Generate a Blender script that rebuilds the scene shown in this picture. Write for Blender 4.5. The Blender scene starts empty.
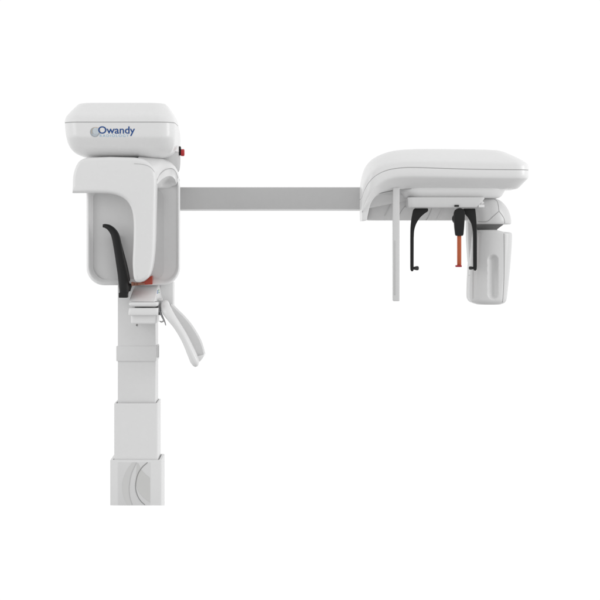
import bpy, bmesh, math
from mathutils import Vector

# ------------------------------------------------------------------ scale
S = 0.004          # metres for one unit of the measured drawing
DIST = 2000.0      # camera distance in the same units
HZ = 240.0         # eye level in the drawing
ZC = 265 * S       # eye level above the foot of the column

scene = bpy.context.scene
COL = scene.collection


def W(x, y, d, d0=None):
    """drawing x / y and depth d (away from the viewer) -> metres; d0 = depth at which x and y were measured"""
    k = 1.0 + (d if d0 is None else d0) / DIST
    return Vector(((x - 300.0) * S * k, d * S, ZC + (HZ - y) * S * k))


# ------------------------------------------------------------------ materials
def mat(name, color, rough=0.4, spec=0.5, coat=0.0, metal=0.0, bump=0.0, var=0.02, trans=0.0, alpha=1.0, scale=60.0):
    m = bpy.data.materials.new(name)
    m.use_nodes = True
    nt = m.node_tree
    b = nt.nodes["Principled BSDF"]
    tc = nt.nodes.new("ShaderNodeTexCoord")
    nz = nt.nodes.new("ShaderNodeTexNoise")
    nz.inputs["Scale"].default_value = scale
    nz.inputs["Detail"].default_value = 4.0
    nt.links.new(tc.outputs["Object"], nz.inputs["Vector"])
    mr = nt.nodes.new("ShaderNodeMapRange")
    mr.inputs["To Min"].default_value = 1.0 - var
    mr.inputs["To Max"].default_value = 1.0 + var
    nt.links.new(nz.outputs["Fac"], mr.inputs["Value"])
    mx = nt.nodes.new("ShaderNodeMix")
    mx.data_type = 'RGBA'
    mx.blend_type = 'MULTIPLY'
    mx.inputs["Factor"].default_value = 1.0
    mx.inputs["A"].default_value = (*color, 1.0)
    nt.links.new(mr.outputs["Result"], mx.inputs["B"])
    nt.links.new(mx.outputs["Result"], b.inputs["Base Color"])
    b.inputs["Roughness"].default_value = rough
    b.inputs["Specular IOR Level"].default_value = spec
    b.inputs["Coat Weight"].default_value = coat
    b.inputs["Coat Roughness"].default_value = 0.12
    b.inputs["Metallic"].default_value = metal
    b.inputs["Transmission Weight"].default_value = trans
    b.inputs["Alpha"].default_value = alpha
    if bump > 0:
        n2 = nt.nodes.new("ShaderNodeTexNoise")
        n2.inputs["Scale"].default_value = 900.0
        n2.inputs["Detail"].default_value = 2.0
        nt.links.new(tc.outputs["Object"], n2.inputs["Vector"])
        bp = nt.nodes.new("ShaderNodeBump")
        bp.inputs["Strength"].default_value = bump
        bp.inputs["Distance"].default_value = 0.0004
        nt.links.new(n2.outputs["Fac"], bp.inputs["Height"])
        nt.links.new(bp.outputs["Normal"], b.inputs["Normal"])
    return m


WHITE = mat("white_gloss_plastic", (0.82, 0.82, 0.82), 0.34, 0.5, 0.25, bump=0.03)
COLUMN = mat("white_painted_steel", (0.79, 0.79, 0.79), 0.55, 0.35, bump=0.08)
PANEL = mat("satin_grey_white_panel", (0.70, 0.70, 0.70), 0.5, 0.4)
ALU = mat("satin_grey_aluminium", (0.57, 0.57, 0.57), 0.5, 0.4, bump=0.06)
SOFT = mat("soft_grey_plastic", (0.68, 0.68, 0.68), 0.38, 0.5, 0.15, bump=0.03)
GREY = mat("grey_plastic", (0.55, 0.55, 0.55), 0.5, 0.4)
INLAY_A = mat("inlay_pale_grey", (0.735, 0.735, 0.735), 0.45, 0.4)
INLAY_B = mat("inlay_mid_grey", (0.67, 0.67, 0.665), 0.45, 0.4)
INLAY_C = mat("inlay_dark_line", (0.27, 0.27, 0.27), 0.5, 0.3)
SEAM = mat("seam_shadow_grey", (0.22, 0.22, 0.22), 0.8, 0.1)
SEAM_MID = mat("seam_mid_grey", (0.32, 0.32, 0.32), 0.8, 0.1)
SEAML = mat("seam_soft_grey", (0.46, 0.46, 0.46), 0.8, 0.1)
BLACK = mat("black_matt_plastic", (0.012, 0.012, 0.0125), 0.45, 0.3, bump=0.1)
DARK = mat("dark_grey_rubber", (0.05, 0.05, 0.05), 0.6, 0.3)
CHROME = mat("brushed_steel", (0.45, 0.45, 0.46), 0.3, 0.5, metal=0.9)
RED = mat("red_gloss_plastic", (0.50, 0.012, 0.016), 0.3, 0.5, 0.3)
ORANGE = mat("orange_plastic", (0.55, 0.125, 0.05), 0.4, 0.5, var=0.06)
WINE = mat("wine_red_plastic", (0.36, 0.02, 0.035), 0.4, 0.5)
AMBER = mat("clear_amber_plastic", (0.30, 0.13, 0.085), 0.25, 0.5, var=0.35, scale=250.0, alpha=0.88)
REDCLEAR = mat("clear_red_plastic", (0.42, 0.045, 0.02), 0.25, 0.5, var=0.3, scale=250.0, alpha=0.9)
NAVY = mat("navy_print", (0.017, 0.08, 0.28), 0.5, 0.3)
PALEBLUE = mat("pale_blue_print", (0.32, 0.52, 0.69), 0.5, 0.3)
BEIGE = mat("beige_print", (0.70, 0.52, 0.33), 0.5, 0.3)
EMB_A = mat("emblem_grey", (0.40, 0.44, 0.47), 0.4, 0.4, var=0.15, scale=140.0)
EMB_B = mat("emblem_pale", (0.58, 0.64, 0.68), 0.4, 0.4, var=0.1, scale=140.0)
GREEN = mat("green_print", (0.25, 0.50, 0.30), 0.5, 0.3)
BLUEP = mat("blue_print", (0.16, 0.30, 0.60), 0.5, 0.3)
FLAP = mat("pale_grey_plate", (0.70, 0.70, 0.70), 0.45, 0.4)


# ------------------------------------------------------------------ mesh helpers
def finish(name, bm, m, parent, sharp=38.0):
    bmesh.ops.recalc_face_normals(bm, faces=bm.faces)
    for f in bm.faces:
        f.smooth = True
    me = bpy.data.meshes.new(name)
    bm.to_mesh(me)
    bm.free()
    me.set_sharp_from_angle(angle=math.radians(sharp))
    me.materials.append(m)
    o = bpy.data.objects.new(name, me)
    COL.objects.link(o)
    if parent is not None:
        o.parent = parent
    return o


def bevel_sharp(bm, width, seg=4, ang=28.0):
    bm.normal_update()
    es = [e for e in bm.edges if len(e.link_faces) == 2 and e.calc_face_angle(0) > math.radians(ang)]
    if es and width > 0:
        bmesh.ops.bevel(bm, geom=es, offset=width * S, segments=seg, profile=0.5, affect='EDGES', clamp_overlap=True)


def add_box(bm, x0, x1, y0, y1, f, b, d0=0.0):
    vs = [bm.verts.new(W(x, y, d, d0)) for d in (f, b) for (x, y) in ((x0, y0), (x1, y0), (x1, y1), (x0, y1))]
    for q in ((0, 1, 2, 3), (7, 6, 5, 4), (0, 4, 5, 1), (1, 5, 6, 2), (2, 6, 7, 3), (3, 7, 4, 0)):
        bm.faces.new([vs[i] for i in q])


def box(name, x0, x1, y0, y1, f, b, m, parent, d0=None, bev=0.8):
    bm = bmesh.new()
    add_box(bm, x0, x1, y0, y1, f, b, f if d0 is None else d0)
    bevel_sharp(bm, bev, 3)
    return finish(name, bm, m, parent)


def catmull(pts, n=8):
    out = []
    P = [Vector(p) for p in pts]
    for i in range(len(P) - 1):
        p0 = P[i - 1] if i > 0 else P[i] * 2 - P[i + 1]
        p1, p2 = P[i], P[i + 1]
        p3 = P[i + 2] if i + 2 < len(P) else P[i + 1] * 2 - P[i]
        for k in range(n):
            t = k / n
            out.append(0.5 * ((2 * p1) + (p2 - p0) * t + (2 * p0 - 5 * p1 + 4 * p2 - p3) * t * t
                              + (3 * p1 - p0 - 3 * p2 + p3) * t ** 3))
    out.append(P[-1])
    return out


def lerp_table(tab, x):
    if x <= tab[0][0]:
        return tab[0][1]
    for (a, va), (b, vb) in zip(tab, tab[1:]):
        if x <= b:
            return va + (vb - va) * (x - a) / (b - a)
    return tab[-1][1]


def smooth_table(pts, n=10):
    return [(p[0], p[1]) for p in catmull([(a, b) for a, b in pts], n)]


def prism(name, pts, f, b, m, parent, d0=None, bev=1.0, seg=4, ang=28.0):
    """front-view outline pushed from depth f to depth b, edges rounded"""
    bm = bmesh.new()
    d0 = f if d0 is None else d0
    A = [bm.verts.new(W(p[0], p[1], f, d0)) for p in pts]
    B = [bm.verts.new(W(p[0], p[1], b, d0)) for p in pts]
    bm.faces.new(A)
    bm.faces.new(B[::-1])
    n = len(pts)
    for i in range(n):
        bm.faces.new((A[i], B[i], B[(i + 1) % n], A[(i + 1) % n]))
    bevel_sharp(bm, bev, seg, ang)
    return finish(name, bm, m, parent)


def rrect(a0, a1, b0, b1, r, nc=10, ne=1):
    """rounded rectangle, counter-clockwise from the middle of the b0 side; symmetric"""
    r = max(0.01, min(r, (a1 - a0) / 2 - 0.01, (b1 - b0) / 2 - 0.01))
    pts = []
    cs = [(a1 - r, b0 + r, -90), (a1 - r, b1 - r, 0), (a0 + r, b1 - r, 90), (a0 + r, b0 + r, 180)]
    for i, (ca, cb, st) in enumerate(cs):
        for k in range(nc + 1):
            t = math.radians(st + 90.0 * k / nc)
            pts.append((ca + r * math.cos(t), cb + r * math.sin(t)))
        ca2, cb2, st2 = cs[(i + 1) % 4]
        t0 = math.radians(st + 90)
        p = (ca + r * math.cos(t0), cb + r * math.sin(t0))
        t1 = math.radians(st2)
        q = (ca2 + r * math.cos(t1), cb2 + r * math.sin(t1))
        for k in range(1, ne):
            pts.append((p[0] + (q[0] - p[0]) * k / ne, p[1] + (q[1] - p[1]) * k / ne))
    return pts


def skin_rings(bm, rings, cap0=True, cap1=True):
    V = [[bm.verts.new(p) for p in r] for r in rings]
    n = len(V[0])
    for a, b in zip(V, V[1:]):
        for i in range(n):
            bm.faces.new((a[i], a[(i + 1) % n], b[(i + 1) % n], b[i]))
    for on, ring in ((cap0, V[0]), (cap1, V[-1])):
        if on:
            c = bm.verts.new(sum((v.co for v in ring), Vector()) / n)
            for i in range(n):
                bm.faces.new((c, ring[i], ring[(i + 1) % n]))
    return V


def plan_loft(name, rows, m, parent, d0, nc=10, ne=6, cap0=True, cap1=True, sharp=38.0, sub=1):
    """rows: (height, x0, x1, front, back, corner radius); height = number or table over x.  Rings lie flat, stacked in height"""
    if sub > 1:
        rr = []
        P = catmull([r for r in rows], sub) if all(not isinstance(r[0], list) for r in rows) else rows
        rows = [tuple(p) for p in P]
    bm = bmesh.new()
    rings = []
    for (h, x0, x1, f, b, r) in rows:
        ring = []
        for (x, d) in rrect(x0, x1, f, b, r, nc, ne):
            y = lerp_table(h, x) if isinstance(h, list) else h
            ring.append(W(x, y, d, d0))
        rings.append(ring)
    skin_rings(bm, rings, cap0, cap1)
    return finish(name, bm, m, parent, sharp)


def face_loft(name, rows, m, parent, d0=None, nc=10, ne=4, cap0=True, cap1=True, sharp=38.0):
    """rows: (depth, x0, x1, top, bottom, corner radius): upright rings stacked in depth"""
    bm = bmesh.new()
    rings = [[W(x, y, d, d0) for (x, y) in rrect(x0, x1, t, bt, r, nc, ne)] for (d, x0, x1, t, bt, r) in rows]
    skin_rings(bm, rings, cap0, cap1)
    return finish(name, bm, m, parent, sharp)


def sweep(name, path, m, parent, d0=None, n=24, power=2.0, steps=8, sharp=38.0):
    """path: (x, y, depth, half width in the front view, half thickness in depth)"""
    P = catmull(path, steps)
    bm = bmesh.new()
    rings = []
    for i, p in enumerate(P):
        q0, q1 = P[max(i - 1, 0)], P[min(i + 1, len(P) - 1)]
        tx, ty = q1[0] - q0[0], q1[1] - q0[1]
        L = math.hypot(tx, ty) or 1.0
        nx, ny = -ty / L, tx / L
        ring = []
        for k in range(n):
            a = 2 * math.pi * k / n
            c, s_ = math.cos(a), math.sin(a)
            c = math.copysign(abs(c) ** (2 / power), c)
            s_ = math.copysign(abs(s_) ** (2 / power), s_)
            ring.append(W(p[0] + nx * p[3] * c, p[1] + ny * p[3] * c, p[2] + p[4] * s_, p[2] if d0 is None else d0))
        rings.append(ring)
    skin_rings(bm, rings)
    return finish(name, bm, m, parent, sharp)


def lathe_x(name, prof, cy, cd, m, parent, d0, n=32):
    """prof: (x, radius) turned about a sideways axis"""
    bm = bmesh.new()
    rings = [[W(x, cy + r * math.cos(2 * math.pi * k / n), cd + r * math.sin(2 * math.pi * k / n), d0) for k in range(n)]
             for x, r in prof]
    skin_rings(bm, rings)
    return finish(name, bm, m, parent)


def lathe_z(name, prof, cx, cd, m, parent, d0, n=48):
    """prof: (height, radius) turned about an upright axis"""
    bm = bmesh.new()
    rings = [[W(cx + r * math.cos(2 * math.pi * k / n), y, cd + r * math.sin(2 * math.pi * k / n), d0) for k in range(n)]
             for y, r in prof]
    skin_rings(bm, rings)
    return finish(name, bm, m, parent)


def ribbon(name, pts, width, d, m, parent, d0=None, lift=0.0):
    """thin flat line lying on a front face; pts (x, y) or (x, y, depth)"""
    bm = bmesh.new()
    L, R = [], []
    for i, p in enumerate(pts):
        q0, q1 = pts[max(i - 1, 0)], pts[min(i + 1, len(pts) - 1)]
        tx, ty = q1[0] - q0[0], q1[1] - q0[1]
        ln = math.hypot(tx, ty) or 1
        nx, ny = -ty / ln * width / 2, tx / ln * width / 2
        dd = p[2] if len(p) > 2 else d
        L.append(bm.verts.new(W(p[0] + nx, p[1] + ny, dd - lift, d0)))
        R.append(bm.verts.new(W(p[0] - nx, p[1] - ny, dd - lift, d0)))
    for i in range(len(pts) - 1):
        bm.faces.new((L[i], L[i + 1], R[i + 1], R[i]))
    return finish(name, bm, m, parent)


def flat(name, pts, d, m, parent, d0=None):
    bm = bmesh.new()
    bm.faces.new([bm.verts.new(W(p[0], p[1], d, d0)) for p in pts])
    bm.normal_update()
    bmesh.ops.triangulate(bm, faces=bm.faces, ngon_method='EAR_CLIP')
    return finish(name, bm, m, parent)


def lettering(name, text, x0, x1, ybase, cap, d, m, parent, d0, spacing=1.0, embolden=0.0):
    """flat printed word fitted between x0 and x1 with capital height cap"""
    cu = bpy.data.curves.new(name, 'FONT')
    cu.body = text
    cu.space_character = spacing
    cu.offset = embolden
    cu.resolution_u = 6
    tmp = bpy.data.objects.new(name + "_tmp", cu)
    COL.objects.link(tmp)
    dg = bpy.context.evaluated_depsgraph_get()
    me = bpy.data.meshes.new_from_object(tmp.evaluated_get(dg))
    bpy.data.objects.remove(tmp)
    bpy.data.curves.remove(cu)
    xs = [v.co.x for v in me.vertices]
    capu = 0.70
    a, b = min(xs), max(xs)
    for v in me.vertices:
        x = x0 + (v.co.x - a) / (b - a) * (x1 - x0)
        y = ybase - v.co.y / capu * cap
        v.co = W(x, y, d, d0)
    me.name = name
    me.materials.clear()
    me.materials.append(m)
    o = bpy.data.objects.new(name, me)
    COL.objects.link(o)
    o.parent = parent
    return o


def arc(cx, cy, r, a0, a1, n=24):
    return [(cx + r * math.cos(math.radians(a0 + (a1 - a0) * i / n)), cy + r * math.sin(math.radians(a0 + (a1 - a0) * i / n)))
            for i in range(n + 1)]


# ------------------------------------------------------------------ the machine
machine = bpy.data.objects.new("dental_xray_machine", None)
COL.objects.link(machine)
machine["label"] = "white dental x-ray machine on telescopic column with long side arm and black rods"
machine["category"] = "x-ray machine"

# ---- telescopic column --------------------------------------------------
CF = 20.0   # front of the column


def open_sleeve(name, x0, x1, y0, y1, f, b, wall, rim_slope, m, foot_drop=0.0):
    """an upright cover, open at the top; four walls with a rim"""
    bm = bmesh.new()
    rings = []
    for (y, ins) in ((y1, 0.0), (y0 + 0.5, 0.0), (y0, 0.35), (y0, wall), (y0 + 30, wall)):
        ring = []
        for (x, d) in rrect(x0 + ins, x1 - ins, f + ins, b - ins, 1.6 - ins * 0.3, 4, 1):
            yy = y - rim_slope * (d - f) / (b - f) if y < y1 else y + foot_drop * (d - f) / (b - f)
            ring.append(W(x, yy, d, f))
        rings.append(ring)
    skin_rings(bm, rings, True, False)
    return finish(name, bm, m, machine)


post = box("column_post", 117.7, 155.4, 170, 470, CF + 3, CF + 45, COLUMN, machine, bev=0.6)
collar = box("column_collar", 116.2, 156.0, 346.2, 361.2, CF + 1, CF + 47, COLUMN, machine, bev=0.5)
clip = box("cable_clip", 155.9, 158.6, 345.0, 358.0, CF + 8, CF + 12, WHITE, machine, d0=CF + 1, bev=0.3)
ribbon("clip_edge", [(156.9, 358.0), (158.2, 356.9), (158.35, 346.0)], 0.32, CF + 7.9, SEAML, clip, d0=CF + 1)
mid = open_sleeve("middle_column_sleeve", 114.0, 157.6, 403.4, 485, CF - 1, CF + 46, 1.6, 1.0, COLUMN)
low = open_sleeve("lower_column_cover", 110.0, 161.6, 460.2, 505.3, CF - 5, CF + 42, 2.6, 1.4, COLUMN, 6.3)
LD = CF - 5
panel = box("decorative_panel", 118.4, 150.2, 462.2, 505.2, LD - 0.35, LD + 3, INLAY_A, low, d0=LD, bev=0.15)
# swirling inlay of the panel: curves cut off by the panel's edges
left_out = catmull([(132.5, 462.4), (127, 470), (123, 480), (122.3, 488), (124, 498), (127.2, 505)], 8)
left_in = catmull([(138.4, 505), (132.6, 503), (129.9, 496), (129.3, 487), (131.6, 474), (137.2, 462.4)], 8)
left_in = catmull([(132.3, 505), (129.9, 497), (129.2, 487), (131.4, 474), (136.6, 462.4)], 8)
flat("decorative_band", left_out + left_in, LD - 0.5, INLAY_B, low, d0=LD)
ribbon("decorative_edge", left_in, 0.5, LD - 0.62, mat("inlay_edge", (0.56, 0.56, 0.56), 0.5, 0.3), low, d0=LD)
lens = catmull([(150.0, 477.6), (145, 473.5), (141, 468.5), (137.6, 462.6), (136.6, 470), (136.2, 480)], 6) + \
    catmull([(136.4, 486), (139, 492), (143.5, 497.5), (150.0, 502.4)], 6)
flat("decorative_lens", lens, LD - 0.46, mat("inlay_lens", (0.65, 0.65, 0.64), 0.45, 0.4), low, d0=LD)
line = catmull([(147.6, 462.4), (142, 467.5), (137.6, 475), (135.6, 485), (136.6, 493), (140, 500), (145, 505)], 8)
ribbon("decorative_line", line, 0.62, LD - 0.7, INLAY_C, low, d0=LD)

# ---- upper head -----------------------------------------------------------
HD = -46.0
head = plan_loft("upper_head", [
    (122.5, 62.90, 174.0, HD, 44, 17), (126, 63.10, 174.2, HD, 44, 17), (131, 63.50, 174.3, HD, 44, 17),
    (135.5, 64.20, 174.2, HD + 0.05, 44, 17), (137.5, 64.60, 174.1, HD + 0.5, 43, 17), (139.5, 65.00, 174.0, HD + 1.6, 43, 17), (143, 65.90, 173.6, HD + 3.9, 42, 17),
    (147, 67.70, 172.4, HD + 7, 40, 17), (150, 69.90, 170.8, HD + 10.5, 38, 17), (152.5, 72.90, 168.4, HD + 14.5, 36, 17),
    (154.5, 76.90, 165.0, HD + 19, 34, 17), (156.0, 81.80, 160.0, HD + 24.5, 30, 17), (157.0, 88.30, 153.0, HD + 31, 24, 16), (157.4, 96.30, 145.0, HD + 38, 18, 14)],
    WHITE, machine, HD, nc=12, ne=10, sub=3)
plan_loft("top_shell", [
    (101.2, 79.30, 159.5, HD + 22, 34, 14), (101.5, 76.70, 162.0, HD + 19, 36, 15), (102.5, 74.50, 164.0, HD + 16.5, 38, 16),
    (105.6, 71.70, 166.2, HD + 12.5, 40, 16.5), (109.6, 68.30, 168.8, HD + 8, 42, 17), (112.8, 65.90, 170.8, HD + 4.2, 43, 17),
    (115.2, 64.40, 172.0, HD + 2, 43.6, 17), (118, 63.30, 173.0, HD + 0.7, 44, 17), (121.7, 62.50, 173.8, HD, 44, 17)],
    WHITE, head, HD, nc=12, ne=10, sub=3)
plan_loft("shell_seam", [(121.5, 63.05, 173.4, HD + 0.55, 43.5, 16.5), (122.8, 63.25, 173.6, HD + 0.55, 43.5, 16.5)], SEAML, head, HD)
plan_loft("swivel_neck", [(156.2, 90, 150, -16, 34, 20), (160, 90, 150, -16, 34, 20)], SEAM, machine, HD, nc=10)  # dark tone puts the gap's shade below the head into the neck's colour

# printed emblem and words on the head
PD = HD - 0.06
emblem = flat("emblem", arc(94.9, 132.1, 4.9, 0, 355, 40), PD, EMB_A, head, d0=HD)
flat("emblem_highlight", arc(96.0, 130.9, 3.5, 0, 355, 32), PD - 0.05, EMB_B, head, d0=HD)
ribbon("emblem_ring", arc(95.9, 131.6, 4.35, 150, 395, 40), 0.32, PD - 0.13, BEIGE, head, d0=HD)
flat("emblem_shadow", arc(95.1, 133.3, 2.9, 10, 170, 20), PD - 0.09, mat("emblem_mid", (0.50, 0.55, 0.60), 0.4, 0.4), head, d0=HD)
lettering("maker_lettering", "Owandy", 98.2, 135.0, 133.5, 7.2, PD - 0.18, NAVY, head, HD, 1.0, 0.012)
lettering("subtitle_lettering", "RADIOLOGY", 99.8, 128.8, 136.9, 2.6, PD - 0.18, PALEBLUE, head, HD, 1.35, 0.0)

# ---- carriage behind the head, emergency button ---------------------------
CD = 30.0
carriage = plan_loft("rear_carriage", [
    (120.5, 110, 170.5, 14, 66, 14), (121.2, 108, 173.5, 11, 68, 14), (124, 106, 176.0, 9, 69, 14), (128.5, 105, 177.9, 9, 70, 14),
    (134, 105, 178.6, 9, 70, 14), (141, 105, 179.0, 9, 70, 14), (152.2, 105, 179.0, 9, 70, 14)], WHITE, machine, CD, nc=10, sub=2)
plan_loft("carriage_base", [(152.3, 105.2, 178.8, 9.2, 69.8, 14), (160, 105, 178.9, 9, 70, 14), (167, 105, 178.4, 9, 70, 14),
    (171, 106, 177.0, 10, 69, 13), (172.5, 110, 173, 14, 64, 12)], GREY, carriage, CD, nc=10, sub=2)  # grey paints in the shade over the carriage's lower half
ribbon("carriage_seam", [(174.5, 152.2, 8.6), (177.2, 152.4, 12.0), (178.7, 152.4, 18)], 0.4, 0, SEAML, carriage, d0=CD)
lathe_x("button_collar", [(178.6, 4.4), (180.6, 4.4), (180.8, 4.0)], 151.0, 34, BLACK, carriage, CD)
box("button_guard", 178.8, 180.6, 146.4, 149.2, 28, 36, BLACK, carriage, d0=CD, bev=0.3)
lathe_x("emergency_button", [(180.7, 3.0), (181.0, 3.5), (183.4, 3.6), (184.1, 3.3), (184.4, 2.6)], 152.5, 33, RED, carriage, CD)

# ---- rear panel of the rotating arm: a shallow tray -----------------------
TF = -14.0
tray = face_loft("detector_panel", [
    (24, 92, 175, 174, 280, 14), (20, 88, 179, 170, 284, 17), (14, 86.6, 180.0, 168.6, 285.2, 18), (-6, 86.4, 180.2, 168.4, 285.4, 18),
    (-11, 87.0, 179.8, 169.0, 284.9, 18), (-12.6, 87.6, 179.3, 169.6, 284.5, 17.7), (-13.2, 88.4, 178.6, 170.2, 283.9, 17.4), (-12.6, 89.6, 177.7, 171.2, 283.0, 17),
    (-10.2, 91.4, 176.9, 172.6, 281.4, 16), (-8.4, 92.7, 176.3, 174, 280.3, 15), (-8.1, 93.0, 175.8, 174.6, 280.1, 14.8),
    (-6.2, 93.1, 165.2, 188, 279.6, 10), (-5.6, 93.4, 164.2, 189, 279.2, 9.5), (-5.5, 95, 162.5, 190, 277.6, 9)],
    WHITE, machine, None, nc=12, ne=6)
face_loft("detector_face", [(-5.3, 93.6, 164.0, 189.1, 279.0, 9.3), (-5.75, 93.7, 163.9, 189.2, 278.9, 9.2)], PANEL, tray, None, cap0=False)

# ---- front arm of the rotating arm ----------------------------------------
FD = -46.0
outline = catmull([(132.9, 275.5), (132.2, 262), (133.0, 240), (133.1, 222), (131.5, 210), (127, 201.5), (120, 196.4), (110, 193.6), (98, 192.9)], 7)
outline += [(86, 192.8), (71.9, 192.9)]
outline += catmull([(72.1, 186), (72.6, 176), (74.6, 168), (78, 161.8), (83, 158.6), (89, 157.3)], 6)
outline += [(110, 156.6)]
outline += catmull([(134, 157.2), (143, 158.8), (150, 163.4), (154.4, 170.5), (156.0, 180), (155.9, 195)], 6)
outline += catmull([(155.4, 215), (154.8, 240), (153.6, 257), (151.6, 269), (148.6, 276.4), (144.5, 280.2), (139.4, 282.2), (136.0, 281.8), (133.9, 279.6)], 6)
bm = bmesh.new()
d0 = FD
n = len(outline)
cxm, cym = 120, 200


def inset_outline(pts, q):
    out = []
    m_ = len(pts)
    for i in range(m_):
        a, b, c = pts[i - 1], pts[i], pts[(i + 1) % m_]
        t = Vector((c[0] - a[0], c[1] - a[1]))
        t = t.normalized() if t.length else Vector((1, 0))
        out.append((b[0] + t.y * -q * INS, b[1] + t.x * q * INS))
    return out


area = sum(outline[i - 1][0] * outline[i][1] - outline[i][0] * outline[i - 1][1] for i in range(n))
INS = 1.0 if area > 0 else -1.0
# rounded over towards the front, fuller along the crown of the arm
rings = []
for (d, q) in ((-26, 0.0), (-41, 0.0), (-43, 0.3), (-44.6, 0.95), (-45.6, 1.9), (-46.0, 3.0), (-46.1, 4.0)):
    rings.append([W(p[0], p[1], d, d0) for p in inset_outline(outline, q)])
V = [[bm.verts.new(p) for p in r] for r in rings]
for a, b in zip(V, V[1:]):
    for i in range(n):
        bm.faces.new((a[i], a[(i + 1) % n], b[(i + 1) % n], b[i]))
from mathutils.geometry import tessellate_polygon
for ring in (V[0], V[-1]):
    for tri in tessellate_polygon([[v.co.copy() for v in ring]]):
        try:
            bm.faces.new([ring[i] for i in tri])
        except ValueError:
            pass
front_arm = finish("front_arm", bm, WHITE, machine, 40)

# bridge from the front arm back to the tray
plan_loft("arm_bridge", [(191.6, 73.2, 150, -30, 12, 3), (178, 74.2, 150, -30, 14, 3), (168, 76.4, 150, -30, 14, 3), (162, 80, 150, -30, 14, 3),
                         (159.8, 85, 146, -30, 14, 3), (159.2, 90, 144, -30, 13, 3)], WHITE, machine, FD)

# shoulder and hood over the tray's open corner: a skin through measured ribs
front_edge = [(138, 157.6, -40), (146, 160.2, -39.5), (152.5, 166.6, -38.5), (155.6, 174.5, -37.5), (156.2, 184.5, -36.0)]
ridge = [(140, 157.0, 6), (152, 157.2, 6), (160, 158.4, 6), (167, 160.9, 5), (172.2, 164.6, 3)]
seam_line = [(156.4, 185, -35.6), (157.2, 180, -31.5), (159.6, 174.6, -26), (164.4, 170.2, -20), (169.0, 168.4, -15), (172.8, 168.6, -14), (176.0, 171.8, -13.6), (178.2, 178.0, -13.6)]
ridge2 = [(172.2, 164.6, 3), (173.2, 165.6, 3), (174.2, 166.9, 3), (175.2, 168.4, 3), (176.2, 170.3, 3), (177.2, 172.6, 3), (178.2, 175.2, 3), (179.2, 179.0, 3)]


def resample(pts, n):
    P = catmull(pts, 12)
    L = [0.0]
    for a, b in zip(P, P[1:]):
        L.append(L[-1] + (b - a).length)
    out = []
    for i in range(n):
        t = L[-1] * i / (n - 1)
        j = max(k for k in range(len(L)) if L[k] <= t + 1e-9)
        j = min(j, len(P) - 2)
        u = (t - L[j]) / max(L[j + 1] - L[j], 1e-9)
        out.append(P[j].lerp(P[j + 1], min(u, 1.0)))
    return out


def skin_curves(name, curves, m, parent, n=40, rows=8, bulge=None, sharp=50):
    """smooth sheet through several curves"""
    C_ = [resample(c, n) for c in curves]
    grid = []
    for i in range(n):
        col = [c[i] for c in C_]
        grid.append(catmull(col, rows) if len(col) > 2 else [col[0].lerp(col[1], t / rows) for t in range(rows + 1)])
    bm = bmesh.new()
    V = [[bm.verts.new(W(p[0], p[1], p[2])) for p in col] for col in grid]
    for i in range(n - 1):
        for j in range(len(V[0]) - 1):
            bm.faces.new((V[i][j], V[i + 1][j], V[i + 1][j + 1], V[i][j + 1]))
    return finish(name, bm, m, parent, sharp)


full_front = front_edge[:-1] + [(156.3, 180.5, -36.5)] + seam_line[2:]
full_mid = [(139, 156.7, -22), (150, 157.6, -20), (158.0, 160.4, -18), (163.5, 163.0, -14), (167.5, 164.2, -11), (171.4, 165.4, -8), (174.8, 168.0, -6), (177.2, 172.0, -4.5), (179.0, 178.2, -3.5)]
full_ridge = [(140, 156.6, 6), (152, 157.0, 6), (160, 158.2, 6), (165, 159.6, 6), (169, 161.4, 6), (172.8, 164.0, 5), (176.2, 168.2, 4), (178.4, 173.0, 4), (179.7, 180.0, 4)]
full_back = [(140, 157.6, 26), (152, 158.2, 26), (160, 159.6, 26), (165, 161, 26), (169, 163, 26), (172.8, 166, 26), (176.2, 170, 26), (178.4, 175, 26), (179.5, 182, 26)]
shoulder = skin_curves("shoulder_cover", [full_front, full_mid, full_ridge, full_back], WHITE, machine, n=60, rows=8)
hood_open = [(157.2, 184.2, -33.5), (160.5, 180.6, -29), (164.5, 177.6, -24), (168.8, 176.0, -19), (172.4, 176.8, -16.6), (175.0, 179.6, -14.8), (176.4, 184.4, -13.9)]
hood_in = [(155.8, 189.2, -7), (159.5, 189.1, -6), (164.0, 189.1, -6), (167, 188.6, -7), (170, 187.4, -8), (173, 185.9, -9.6), (176.4, 184.9, -13.6)]
hood_mid = [(156.2, 187.6, -24), (159.6, 185.9, -17), (163.2, 184.0, -11), (167.2, 182.2, -9), (171.0, 182.0, -10), (174.2, 183.0, -11), (176.4, 184.7, -13.7)]
seam_low = [(156.5, 184.0, -35.6), (157.3, 179.4, -31.5), (159.6, 174.8, -26), (164.4, 170.4, -20), (169.0, 168.7, -15), (172.8, 168.9, -14), (176.0, 172.0, -13.6), (178.2, 178.2, -13.6)]
skin_curves("hood", [seam_low, hood_open], WHITE, shoulder, n=50, rows=6)
skin_curves("hood_lining", [hood_open, hood_mid, hood_in], WHITE, shoulder, n=50, rows=8)
ribbon("hood_seam", [tuple(p) for p in catmull([(p[0], p[1], p[2] - 0.5) for p in seam_low], 8)], 0.4, 0, SEAML, shoulder)
ribbon("shoulder_seam", [tuple(p) for p in catmull([(134, 163.6, -46.6), (143, 164.4, -46.5), (149.5, 166.6, -46.2), (153.4, 170.4, -45.0), (155.4, 175.4, -41.8), (156.1, 182, -39)], 8)], 0.36, 0, SEAML, shoulder)

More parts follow.
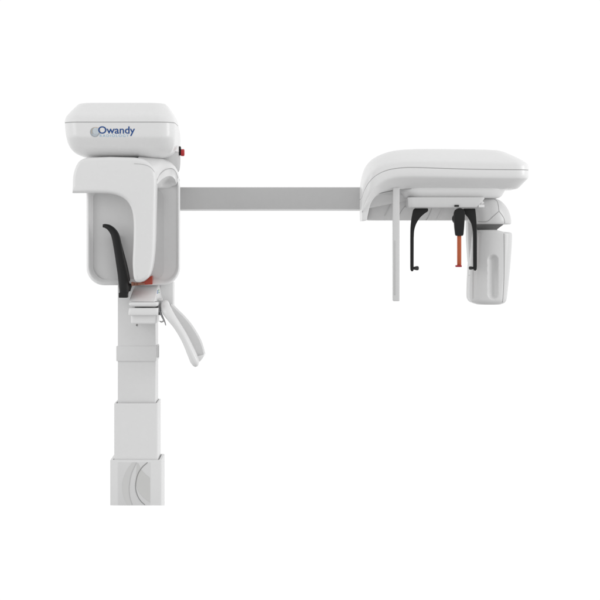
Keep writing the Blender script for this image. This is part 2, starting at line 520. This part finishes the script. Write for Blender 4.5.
# ---- black temple rest ----------------------------------------------------
rest = sweep("temple_rest", [(102.9, 225.9, -20, 1.6, 3), (105.4, 226.0, -20, 2.1, 4), (109.6, 227.8, -20, 2.9, 5), (113.6, 232.2, -20, 3.7, 5.5), (116.0, 238.0, -20, 4.1, 6),
                             (118.6, 252, -20, 4.2, 6), (120.8, 264, -20, 4.6, 6.5), (122.8, 275, -20, 5.0, 7), (124.2, 286, -20, 5.4, 7), (124.0, 293.2, -20, 4.5, 6)],
             BLACK, machine, d0=-20, power=2.6)
box("rest_foot", 119.2, 127.8, 292.6, 297.6, -26, -12, BLACK, rest, d0=-20, bev=0.6)
sweep("rear_rest", [(116.6, 236, -8, 3, 3), (119.8, 250, -8, 3.6, 4), (123.4, 266, -8, 4.2, 4), (127.0, 281, -8, 3.4, 4), (126.8, 291, -8, 2.6, 4)], BLACK, rest, d0=-6)
prism("rest_bracket", [(121, 283), (130.8, 283.6), (131.4, 286), (129.6, 291.5), (121, 293)], -17, -6, BLACK, rest, bev=0.5)

# ---- chin support on the column -------------------------------------------
chin = bpy.data.objects.new("chin_support", None)
COL.objects.link(chin)
chin.parent = machine
bm = bmesh.new()
q = -24
vs = [W(*p, q) for p in ((132.6, 285.6, 2), (156.6, 284.6, 2), (159.6, 284.8, 18), (132.0, 285.2, 18),
                         (128.8, 301.6, -24), (154.6, 301.8, -24), (162.4, 300.6, 18), (129, 301.6, 18))]
vs = [bm.verts.new(p) for p in vs]
for f in ((0, 1, 2, 3), (4, 5, 1, 0), (5, 6, 2, 1), (7, 4, 0, 3), (6, 7, 3, 2), (4, 7, 6, 5)):
    bm.faces.new([vs[i] for i in f])
bevel_sharp(bm, 0.9, 4)
plate_body = finish("chin_plate", bm, WHITE, chin)
plan_loft("chin_lip", [(302.0, 130.2, 157.0, -25.5, 16, 3), (302.6, 129.2, 158.0, -26.5, 17, 3.5), (304.5, 129.0, 158.2, -26.8, 17, 3.5),
                       (306.0, 130.2, 157.6, -25.8, 16, 3.5), (306.7, 132.4, 156.2, -24, 15, 3)], WHITE, chin, -24, sub=2)
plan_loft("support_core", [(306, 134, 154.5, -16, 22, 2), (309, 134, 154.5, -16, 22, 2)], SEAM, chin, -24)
plan_loft("support_bracket", [(308.0, 129.8, 157.4, -23, 24, 2.2), (308.5, 128.9, 158.2, -24.2, 24, 2.6), (314.0, 128.2, 158.0, -24.6, 24, 2.6), (315.2, 129.0, 157.2, -23.6, 24, 2.4),
                              (315.8, 130.4, 156.0, -21.6, 24, 2)], WHITE, chin, -24, sub=2)
plan_loft("support_base", [(315.2, 130.3, 156.6, -19.0, 24, 3), (323.0, 130.4, 156.0, -19.0, 24, 3), (324.2, 131.2, 155.0, -18.0, 24, 3)], WHITE, chin, -24)
lathe_z("screw_head", [(324.0, 0.55), (326.0, 0.55), (326.3, 0.3)], 136.6, CF + 2.3, SEAM, chin, CF, 12)
# control sticker and its marks on the slanted right side of the chin plate
bpy.context.view_layer.update()


def on_plate(name, pts, m, lift):
    bm = bmesh.new()
    vs = []
    for x, y in pts:
        a, b = W(x, y, -80), W(x, y, 80)
        ok, loc, nrm, _ = plate_body.ray_cast(a, (b - a).normalized())
        p = loc + Vector((0.5, -0.8, 0.0)).normalized() * lift * S if ok else W(x, y, 0)
        vs.append(bm.verts.new(p))
    bm.faces.new(vs)
    return finish(name, bm, m, chin)


on_plate("control_sticker", [(157.2, 288.6), (159.3, 288.4), (160.6, 296.4), (156.6, 297.6)], mat("sticker_white", (0.86, 0.86, 0.86), 0.3, 0.5), 0.25)
for px, py, mm in ((157.5, 291.0, BLUEP), (157.4, 292.9, BLUEP), (158.7, 290.1, GREEN), (158.9, 292.4, GREEN)):
    on_plate("key_mark", [(px - 0.35, py - 0.6), (px + 0.4, py - 0.65), (px + 0.45, py + 0.5), (px - 0.3, py + 0.6)], mm, 0.45)
lathe_x("plate_knob", [(158.2, 0.8), (158.8, 1.5), (160.6, 1.6), (162.0, 1.5), (162.6, 0.9)], 299.6, -12, SOFT, chin, -12, 20)

# bite block
bite = prism("bite_block", [(131.6, 281.8), (135, 282.6), (140, 282.6), (144, 281.6), (147, 279.4), (150, 276.4), (152.2, 275.8), (152.2, 284.4), (142, 285.0), (131.8, 285.8)],
             -20, -6, REDCLEAR, machine, bev=0.3)
prism("bite_tip", [(131.2, 282.2), (137.0, 282.6), (144.6, 283.0), (144.6, 284.6), (138, 285.5), (131.4, 285.9)], -23, -20.2, AMBER, bite, bev=0.25)
for x in (133.6, 136.4):
    box("bite_notch", x, x + 1.2, 282.8, 285.3, -23.5, -23.1, mat("amber_shade", (0.16, 0.06, 0.035), 0.4, 0.4), bite, bev=0.1)

# handle bracket and hand grips
prism("grip_bracket", [(160, 283.4), (173.8, 281.6), (173.8, 305.4), (171.6, 311.0), (168.6, 313.2), (163, 309), (158.5, 303)], 6, 22, WHITE, machine, bev=1.6)
front_grip = sweep("hand_grip", [(163.6, 300.8, -8, 2.0, 3), (164.4, 303.2, -10, 4.0, 5.5), (166.2, 309.6, -14, 5.2, 7.5), (171.4, 317.6, -16, 4.6, 8), (177.0, 325.4, -16, 4.1, 8), (182.6, 334.4, -16, 4.0, 8),
                                 (187.3, 343.6, -16, 4.1, 8), (191.4, 353.0, -16, 4.5, 8), (194.6, 360.6, -16, 4.6, 7.4), (195.7, 364.4, -16, 3.4, 6), (196.3, 366.6, -16, 1.5, 3)],
                   WHITE, machine, d0=-16, power=2.3)
web_rear = catmull([(170.6, 304.4), (173.9, 307.4), (178, 311.6), (182.6, 316.0), (191.0, 326.0), (198.7, 338.7), (202.0, 347.0), (204.0, 354.6)], 6)
web_near = catmull([(198.4, 357.4), (194.4, 357.6), (191, 351), (187, 342), (182.4, 333), (177, 324.4), (171, 316)], 6)
prism("grip_web", web_rear + web_near, -12, 14, mat("grip_web_shade", (0.68, 0.68, 0.68), 0.5, 0.4), front_grip, d0=-12, bev=0.7)  # greyer than the grip: shade on its inner side put into the colour
prism("grip_end", [(197.6, 356.2), (204.0, 354.6), (203.6, 356.8), (200.2, 361.4), (197.0, 362.0)], -18, 14, WHITE, front_grip, d0=-18, bev=0.5)
# small steel latch under the bracket
latch = sweep("steel_latch", [(158.6, 305.6, -12, 0.9, 2), (160.0, 311, -12, 1.1, 2), (162.2, 316.5, -12, 1.0, 2), (164.6, 321.5, -12, 0.7, 2), (165.8, 325.4, -12, 0.5, 2)], CHROME, machine, d0=-12)
sweep("latch_pin", [(158.0, 313.4, -10, 1.4, 2), (161.5, 314.2, -10, 1.2, 2)], SEAM, latch, d0=-10)
sweep("latch_hook", [(159.6, 321.0, -11.5, 0.4, 1.4), (161.4, 321.9, -11.5, 0.8, 1.4), (163.4, 321.0, -11.8, 0.7, 1.4), (164.2, 319.8, -12, 0.4, 1.2)], GREY, latch, d0=-11)
prism("pivot_block", [(155.6, 302.8), (161.2, 301.6), (163.4, 306.6), (161.2, 311.4), (157.4, 309.4)], -4, 10, GREY, machine, bev=0.6)

# ---- side arm beam ----------------------------------------------------------
BD = 44.0
beam = box("side_arm_beam", 172, 372, 187.2, 210.2, BD, BD + 26, ALU, machine, bev=0.9)
box("beam_lip", 172.5, 371.5, 209.0, 210.7, BD - 0.5, BD + 4, COLUMN, beam, d0=BD, bev=0.3)
box("end_collar", 361.0, 364.6, 186.4, 212.6, BD - 1.5, BD + 28, mat("end_collar_grey", (0.30, 0.30, 0.30), 0.5, 0.3), beam, bev=0.6)

# ---- imaging head at the end of the side arm ---------------------------------
ID = -34.0
t0 = smooth_table([(361.0, 189.50), (362.0, 184.00), (363.4, 176.50), (366.4, 166.70), (371.4, 159.50), (378, 155.00), (386, 151.60), (396, 149.00), (410, 147.70), (430, 147.30), (470, 147.70), (500, 148.20), (512, 148.70)])
t1 = smooth_table([(361.0, 196), (362.0, 189.5), (364.6, 181.5), (370.0, 173.0), (378, 166.5), (388, 162.3), (400, 160.1), (416, 159.5), (440, 159.6), (480, 160.2), (515, 161.2), (528, 162.6)])
t2 = smooth_table([(361.0, 202), (362.4, 196.5), (365.6, 187.5), (371.4, 179.0), (379, 173.2), (389, 169.3), (402, 167.4), (416, 167.1), (440, 167.9), (470, 168.8), (500, 169.2), (530, 169.4)])
t2b = [(a, b + 0.75) for a, b in t2]
t3 = smooth_table([(361.0, 214), (363.4, 208.5), (367.4, 199.5), (372.6, 191.0), (379, 184.4), (386, 180.4), (395, 177.9), (408, 177.0), (430, 177.2), (470, 178.0), (510, 178.6), (530, 178.6)])
t4 = smooth_table([(361.0, 220), (368, 208), (374.0, 199.0), (380, 194.2), (388, 191.8), (398, 190.0), (410, 188.6), (430, 187.9), (480, 188.1), (522, 188.4)])


def mixt(a, b, t):
    return [(x, lerp_table(a, x) * (1 - t) + lerp_table(b, x) * t) for x in [360 + i * 1.0 for i in range(172)]]


def head_rows(spec):
    return [(mixt(a, b, t), x0, x1, f, bk, r) for (a, b, t, x0, x1, f, bk, r) in spec]


low_shell = plan_loft("imaging_head", head_rows([
    (t2b, t3, 0.0, 362.0, 530.3, ID, 62, 14), (t2b, t3, 0.3, 362.0, 530.3, ID - 0.2, 62, 14), (t2b, t3, 0.62, 362.0, 530.1, ID, 62, 14), (t2b, t3, 0.86, 362.0, 529.8, ID + 0.3, 62, 14),
    (t2b, t3, 0.96, 362.1, 529.5, ID + 0.8, 61.5, 14), (t3, t4, 0.06, 362.3, 528.7, ID + 2.0, 61, 14), (t3, t4, 0.16, 362.5, 527.7, ID + 4.0, 60, 14), (t3, t4, 0.45, 362.8, 525.5, ID + 9.4, 59, 14),
    (t3, t4, 0.8, 363.2, 522.7, ID + 16.0, 58, 14), (t3, t4, 0.94, 363.6, 520.9, ID + 19.5, 56, 13), (t3, t4, 1.0, 364.4, 518.7, ID + 22.5, 55, 12), (mixt(t3, t4, 1.0), t4, 1.0, 368, 511.3, ID + 30, 50, 10)]),
    WHITE, machine, ID, nc=10, ne=44, cap0=True, cap1=True, sharp=42)
plan_loft("imaging_top_shell", head_rows([
    (t0, t1, 0.0, 370, 493.3, ID + 44, 40, 12), (t0, t1, 0.0, 366, 499.3, ID + 36, 46, 13), (t0, t1, 0.03, 364, 503.7, ID + 31, 50, 14), (t0, t1, 0.12, 363, 507.9, ID + 26, 53, 15), (t0, t1, 0.3, 362.4, 512.3, ID + 19.5, 56, 15),
    (t0, t1, 0.6, 362.0, 519.7, ID + 11.5, 59, 15), (t0, t1, 0.85, 362.0, 525.5, ID + 5.6, 61, 14.5), (t0, t1, 1.0, 362.0, 528.3, ID + 2.6, 62, 14), (t1, t2, 0.18, 362.0, 529.6, ID + 0.9, 62, 14),
    (t1, t2, 0.45, 362.0, 530.2, ID + 0.1, 62, 14), (t1, t2, 1.0, 362.0, 530.4, ID - 0.1, 62, 14)]),
    WHITE, low_shell, ID, nc=10, ne=44, sharp=42)
plan_loft("imaging_shell_seam", [(mixt(t2, t2, 0), 362.5, 529.8, ID + 0.5, 61.5, 13.5), ([(a, b + 0.2) for a, b in t2b], 362.5, 529.8, ID + 0.5, 61.5, 13.5)], SEAML, low_shell, ID, nc=10, ne=44)
# hanging rear wall and left cheek of the head
bm = bmesh.new()
rearwall = plan_loft("rear_wall", [(184, 368, 488, 30, 56, 6), (219.6, 366.5, 480, 30, 56, 6), (220.4, 367.4, 479, 31, 55, 6)], WHITE, machine, 30, ne=8)
cheek_out = catmull([(361.9, 186), (361.8, 200), (361.7, 212), (361.9, 220.6)], 4) + [(366.6, 220.6)] + catmull([(367.6, 215), (370.4, 204), (376.0, 195.5), (384.0, 190.0)], 6) + [(372, 186)]
prism("left_cheek", cheek_out, -18, 56, WHITE, rearwall, d0=-12, bev=1.6)
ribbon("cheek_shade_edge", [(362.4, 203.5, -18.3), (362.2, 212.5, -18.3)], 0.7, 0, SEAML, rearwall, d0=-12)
for pts in ([(399.0, 215.2), (403, 208.5), (408.5, 204.2), (416, 201.6)], [(426.0, 220.4), (428.4, 216.4), (431.8, 208.0)]):
    ribbon("panel_line", [(p[0], p[1], 29.6) for p in catmull([(a, b) for a, b in pts], 8)], 0.4, 0, SEAML, rearwall)
ribbon("panel_rib", [(p[0], p[1], 29.5) for p in [(437.0, 219.5), (442.6, 209.0)]], 1.0, 0, mat("rib_white", (0.85, 0.85, 0.85), 0.4, 0.4), rearwall)
ribbon("panel_rib", [(p[0], p[1], 29.5) for p in [(384.5, 216), (391.5, 202.0)]], 1.2, 0, FLAP, rearwall)
ribbon("shell_gap", [tuple(p) for p in catmull([(377.8, 194.0, ID + 18.6), (384, 192.4, ID + 18.9), (392, 190.8, ID + 19.4), (402, 189.2, ID + 20.2), (416, 188.3, ID + 20.9)], 6)], 0.65, 0, SEAM, low_shell)

# turntable hanging below the head
tur = plan_loft("turntable", [(186.5, 402, 508, -14, 46, 16), (190.0, 401.4, 506.6, -15, 46, 17), (193.0, 402.6, 505.0, -14.6, 46, 17), (196.0, 405.0, 503.2, -13, 45, 17), (197.6, 407.6, 500.4, -11, 43, 16)],
                WHITE, machine, -14, nc=14, ne=8, sub=2)
plan_loft("turntable_plate", [(197.2, 408.2, 484.2, -22, 36, 5), (198.0, 407.8, 484.8, -22.6, 36, 5), (198.8, 408.0, 484.6, -22.6, 36, 5), (206.2, 408.6, 479.0, -22, 36, 5), (207.4, 409.8, 477.8, -20.6, 35, 5)],
          PANEL, tur, -22, nc=8, ne=4, sub=2)
box("plate_latch", 478.6, 484.4, 204.6, 207.4, -21, -8, WHITE, tur, bev=0.4)
sweep("latch_knob", [(479.4, 200.6, -18, 1.4, 2), (481.0, 202.2, -18, 2.0, 2), (482.2, 204.2, -18, 2.6, 2)], PANEL, tur)
box("plate_slot", 454.4, 459.0, 205.0, 206.8, -23.2, -22.2, BLACK, tur, bev=0.1)

# pale plate hanging at the left
plate = box("hanging_plate", 392.9, 399.6, 187.5, 301.2, -20, -8, FLAP, machine, bev=0.9)
box("plate_inlay", 393.7, 395.5, 240.5, 295.0, -20.35, -19.5, mat("plate_groove_grey", (0.58, 0.58, 0.58), 0.5, 0.3), plate, d0=-20, bev=0.2)

# ---- black head rods with ear tips ----------------------------------------------
EL = -6.0
lo = [(413.4, 209.6), (414.8, 208.3), (427.4, 208.3), (428.0, 209.0), (427.9, 210.9), (427.0, 211.9)] + catmull([(424.6, 213.4), (420.2, 217.4), (416.4, 223.2), (414.2, 230.0), (413.6, 238)], 6) + \
    [(413.5, 266), (413.6, 269.4), (412.9, 271.2), (411.4, 271.4), (410.4, 269.6), (410.3, 266)] + catmull([(410.3, 240), (410.5, 228), (411.4, 219), (412.8, 211.6)], 5)
rodl = prism("head_rod", lo, EL - 3.4, EL + 3.4, BLACK, machine, d0=EL, bev=0.5)
lathe_x("ear_tip", [(412.4, 1.2), (414.0, 1.5), (416.4, 2.1), (418.0, 2.1), (418.7, 1.5), (418.9, 0.6)], 268.2, EL, DARK, rodl, EL, 20)
ro = [(463.4, 208.6), (475.0, 208.6), (475.4, 212)] + catmull([(476.0, 218), (476.5, 226), (476.7, 238)], 5) + \
    [(476.7, 266), (476.5, 269.4), (475.2, 270.8), (473.8, 270.2), (473.2, 268), (473.0, 262), (473.0, 240)] + catmull([(472.8, 232), (471.4, 224.6), (468.6, 218.8), (465.4, 214.8), (463.2, 213.2)], 6)
rodr = prism("head_rod", ro, EL - 3.4, EL + 3.4, BLACK, machine, d0=EL, bev=0.5)
lathe_x("ear_tip", [(468.8, 0.6), (469.0, 1.3), (469.8, 1.7), (471.4, 1.6), (473.4, 1.2), (474.4, 1.0)], 268.0, EL, DARK, rodr, EL, 20)

# ---- forehead support: black holder, orange rod, red foot ---------------------
ND = -18.0
hold = prism("forehead_holder", catmull([(457.6, 208.6), (460.4, 208.2), (463.0, 209.0), (464.8, 211.8), (465.0, 216.0)], 5) + [(464.2, 228), (463.6, 234.6), (462.8, 235.8), (456.2, 235.8), (455.4, 234.8)] +
             catmull([(454.6, 228), (453.9, 218), (454.2, 212.6), (455.4, 209.8)], 5), ND, ND + 7, BLACK, machine, bev=0.9)
prism("holder_hub", arc(458.2, 218.8, 5.9, 0, 352, 40), ND + 6.5, ND + 12, BLACK, hold, bev=0.6)
sweep("holder_stem", [(458.6, 206.4, ND + 6, 4.2, 3), (459.0, 209.5, ND + 6, 3.0, 3)], PANEL, hold, d0=ND)
rod = box("orange_rod", 457.4, 461.5, 235.0, 266.4, ND + 1.6, ND + 5.2, ORANGE, hold, d0=ND, bev=0.25)
box("rod_groove", 458.5, 460.0, 236.2, 264.8, ND + 1.35, ND + 2.0, mat("orange_deep", (0.46, 0.105, 0.035), 0.4, 0.4), hold, d0=ND, bev=0.1)
box("red_foot", 455.6, 461.4, 265.2, 267.0, ND - 5, ND + 6, WINE, hold, d0=ND, bev=0.4)

# ---- detector box and its swivel mount ------------------------------------------
SD = 14.0
DO = 30.0
mount = plan_loft("swivel_mount", [
    (197.0, 474, 494, 26.0, 56.0, 10), (198.4, 471, 498.4, 21.0, 60.0, 13), (200.4, 469.4, 502.4, 18.0, 63.0, 15), (203.6, 468.4, 506.0, 16.0, 66.0, 17), (208, 468.0, 509.4, 14.6, 68.0, 19),
    (214, 468.0, 512.0, 14.0, 70.0, 20), (220.0, 468.4, 513.2, 14.0, 70.0, 20), (223.2, 469.2, 513.2, 14.6, 70.0, 20), (224.2, 470.6, 512.2, 16.0, 69.0, 19)],
    SOFT, machine, SD, nc=14, ne=4, sub=3)
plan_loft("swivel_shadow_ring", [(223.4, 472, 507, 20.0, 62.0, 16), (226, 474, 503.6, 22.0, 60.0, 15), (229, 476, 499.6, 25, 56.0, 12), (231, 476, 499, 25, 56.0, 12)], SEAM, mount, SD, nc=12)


def mount_line(pts, name="mount_line"):
    """thin joint line laid on the mount's surface by dropping points onto it along the depth axis"""
    out = []
    inv = [v.co for v in mount.data.vertices]
    dg = bpy.context.evaluated_depsgraph_get()
    for x, y in pts:
        a, b = W(x, y, -80), W(x, y, 80)
        ok, loc, nrm, _ = mount.ray_cast(a, (b - a).normalized())
        d = loc.y / S if ok else 10
        out.append((x, y, d - 0.3))
    ribbon(name, out, 0.42, 0, SEAM_MID, mount)


bpy.context.view_layer.update()
mount_line(catmull([(494.6, 199.4), (497.2, 201.4), (498.4, 206), (499.2, 211), (502.0, 215), (504.2, 219), (504.8, 223.4)], 8))
mount_line(catmull([(499.2, 211), (493, 216.6), (487, 221.4), (478, 221.6)], 8))

# detector box: stacked rings with a long finger hollow pressed into its front
bm = bmesh.new()
KD = 14.0
prof = [(230.2, 475, 509.0, 0.0), (230.6, 473.4, 510.4, 0.0), (232.0, 472.0, 511.4, 0), (236, 471.0, 511.6, 0), (245, 470.2, 511.3, 0), (258, 469.2, 510.4, 0), (272, 468.4, 509.2, 0),
        (285, 467.8, 507.8, 0), (296, 467.6, 506.6, 0), (299.5, 468.2, 506.0, 0), (301.6, 469.4, 505.2, 0), (303.2, 471.6, 503.6, 0), (304.2, 475.6, 500.6, 0)]
ys = [230.0 + 0.02, 230.5, 231.2, 232.4] + [234 + i * 0.8 for i in range(82)] + [299.8, 300.8, 301.6, 302.4, 303.0, 303.6, 304.1, 304.4]
tx0, tx1 = smooth_table([(p[0], p[1]) for p in prof], 6), smooth_table([(p[0], p[2]) for p in prof], 6)
rings = []
for y in ys:
    x0, x1 = lerp_table(tx0, y) + 1.5, lerp_table(tx1, y) + 0.6
    e = max(0.0, (y - 299.0) / 5.4)
    e2 = max(0.0, (232.4 - y) / 2.4)
    inset = 3.5 * e ** 2.2 + 2.0 * e2 ** 2
    ring = []
    for (x, d) in rrect(x0, x1, -26 + inset, 26 - inset, 8.0, 10, 44):
        t = (x - x0) / (x1 - x0)
        if d < 0:
            # front: a slight crown, plus the hollow
            d += 5.0 * (2 * t - 1) ** 2 - 2.0
            cx_, hw, ya, yb = 491.9, 5.4, 259.8, 293.8
            dy = max(ya - y, 0, y - yb)
            r = math.hypot(x - cx_, dy)
            u = max(1.0 - (r / hw) ** 2, 0.0)
            d += 4.4 * u ** 1.2
        top = 230.0 + 2.4 * min(max((x - 497) / 6.0, 0), 1) if y < 236 else 0
        yy = y + (2.2 * min(max((x - 496) / 8.0, 0), 1) * max(0.0, (236 - y) / 6.0))
        ring.append(W(x, yy, d + DO, KD))
    rings.append(ring)
skin_rings(bm, rings)
detector = finish("detector_box", bm, SOFT, machine, 45)
bpy.context.view_layer.update()


def detector_line(pts, w, m, name):
    out = []
    for x, y in pts:
        a, b = W(x, y, -120), W(x, y, 80)
        ok, loc, nrm, _ = detector.ray_cast(a, (b - a).normalized())
        out.append((x, y, (loc.y / S if ok else 0) - 0.3))
    ribbon(name, out, w, 0, m, detector)


detector_line(catmull([(504.0, 233.4), (504.2, 250), (504.2, 270), (503.8, 285), (503.0, 298), (502.2, 302.6)], 8), 0.42, SEAM_MID, "side_seam_line")
detector_line(catmull([(473.6, 236), (473.2, 255), (473.0, 275), (472.9, 301.6)], 8), 0.42, SEAML, "edge_seam_line")
plan_loft("detector_spine", [(222.6, 467.9, 478, 26, 60, 5), (240, 468.2, 478, 26, 60, 5), (262, 469.4, 478, 26, 56, 5)], SOFT, detector, 26, nc=6)
ribbon("small_catch", [(468.4, 275.2, KD - 9), (470.2, 275.2, KD - 9)], 0.5, 0, SEAML, detector)

# ------------------------------------------------------------------ world: a white studio sweep
world = bpy.data.worlds.new("World")
scene.world = world
world.use_nodes = True
nt = world.node_tree
nt.nodes.clear()
tc = nt.nodes.new("ShaderNodeTexCoord")
sep = nt.nodes.new("ShaderNodeSeparateXYZ")
nt.links.new(tc.outputs["Generated"], sep.inputs["Vector"])


def ramp(src, pts):
    mr = nt.nodes.new("ShaderNodeMapRange")
    mr.inputs["From Min"].default_value = -1
    mr.inputs["From Max"].default_value = 1
    r = nt.nodes.new("ShaderNodeValToRGB")
    r.color_ramp.interpolation = 'EASE'
    els = r.color_ramp.elements
    for i, (p, v) in enumerate(pts):
        e = els[i] if i < 2 else els.new((p + 1) / 2)
        e.position = (p + 1) / 2
        e.color = (v, v, v, 1)
    nt.links.new(src, mr.inputs["Value"])
    nt.links.new(mr.outputs["Result"], r.inputs["Fac"])
    return r.outputs["Color"]


# depth axis: bright backdrop behind the machine, dimmer studio on the viewer's side
a = ramp(sep.outputs["Y"], [(-1.0, 0.77), (-0.45, 0.80), (0.15, 1.05), (1.0, 1.05)])
b = ramp(sep.outputs["Z"], [(-1.0, 0.46), (-0.62, 0.62), (-0.28, 1.0), (1.0, 0.84)])
mul = nt.nodes.new("ShaderNodeMix")
mul.data_type = 'RGBA'
mul.blend_type = 'MULTIPLY'
mul.inputs["Factor"].default_value = 1.0
nt.links.new(a, mul.inputs["A"])
nt.links.new(b, mul.inputs["B"])
bg = nt.nodes.new("ShaderNodeBackground")
bg.inputs["Strength"].default_value = 1.0
out = nt.nodes.new("ShaderNodeOutputWorld")
nt.links.new(mul.outputs["Result"], bg.inputs["Color"])
nt.links.new(bg.outputs["Background"], out.inputs["Surface"])


def area(name, loc, target, size, power):
    L = bpy.data.lights.new(name, 'AREA')
    L.shape = 'RECTANGLE'
    L.size, L.size_y = size
    L.energy = power
    o = bpy.data.objects.new(name, L)
    COL.objects.link(o)
    o.location = loc
    o.rotation_euler = (Vector(target) - Vector(loc)).to_track_quat('-Z', 'Y').to_euler()


area("overhead_softbox", (0.3, -0.8, 4.2), (0, 0, 1.2), (4.0, 2.5), 3)
area("key_softbox", (4.6, -1.5, 1.9), (-0.4, 0, 1.2), (1.8, 2.4), 62)
area("left_softbox", (-3.6, -2.4, 2.0), (-0.6, 0, 1.2), (1.6, 2.2), 24)

# ------------------------------------------------------------------ camera and render settings
cam = bpy.data.cameras.new("camera")
cam.sensor_width = 36.0
cam.lens = 36.0 * DIST / 600.0
cam.shift_y = -0.1
cam.clip_end = 200
co = bpy.data.objects.new("camera", cam)
COL.objects.link(co)
co.location = (0, -DIST * S, ZC)
co.rotation_euler = (math.radians(90), 0, 0)
scene.camera = co
scene.render.engine = 'CYCLES'
scene.view_settings.view_transform = 'Standard'
scene.view_settings.look = 'None'
scene.view_settings.exposure = 0
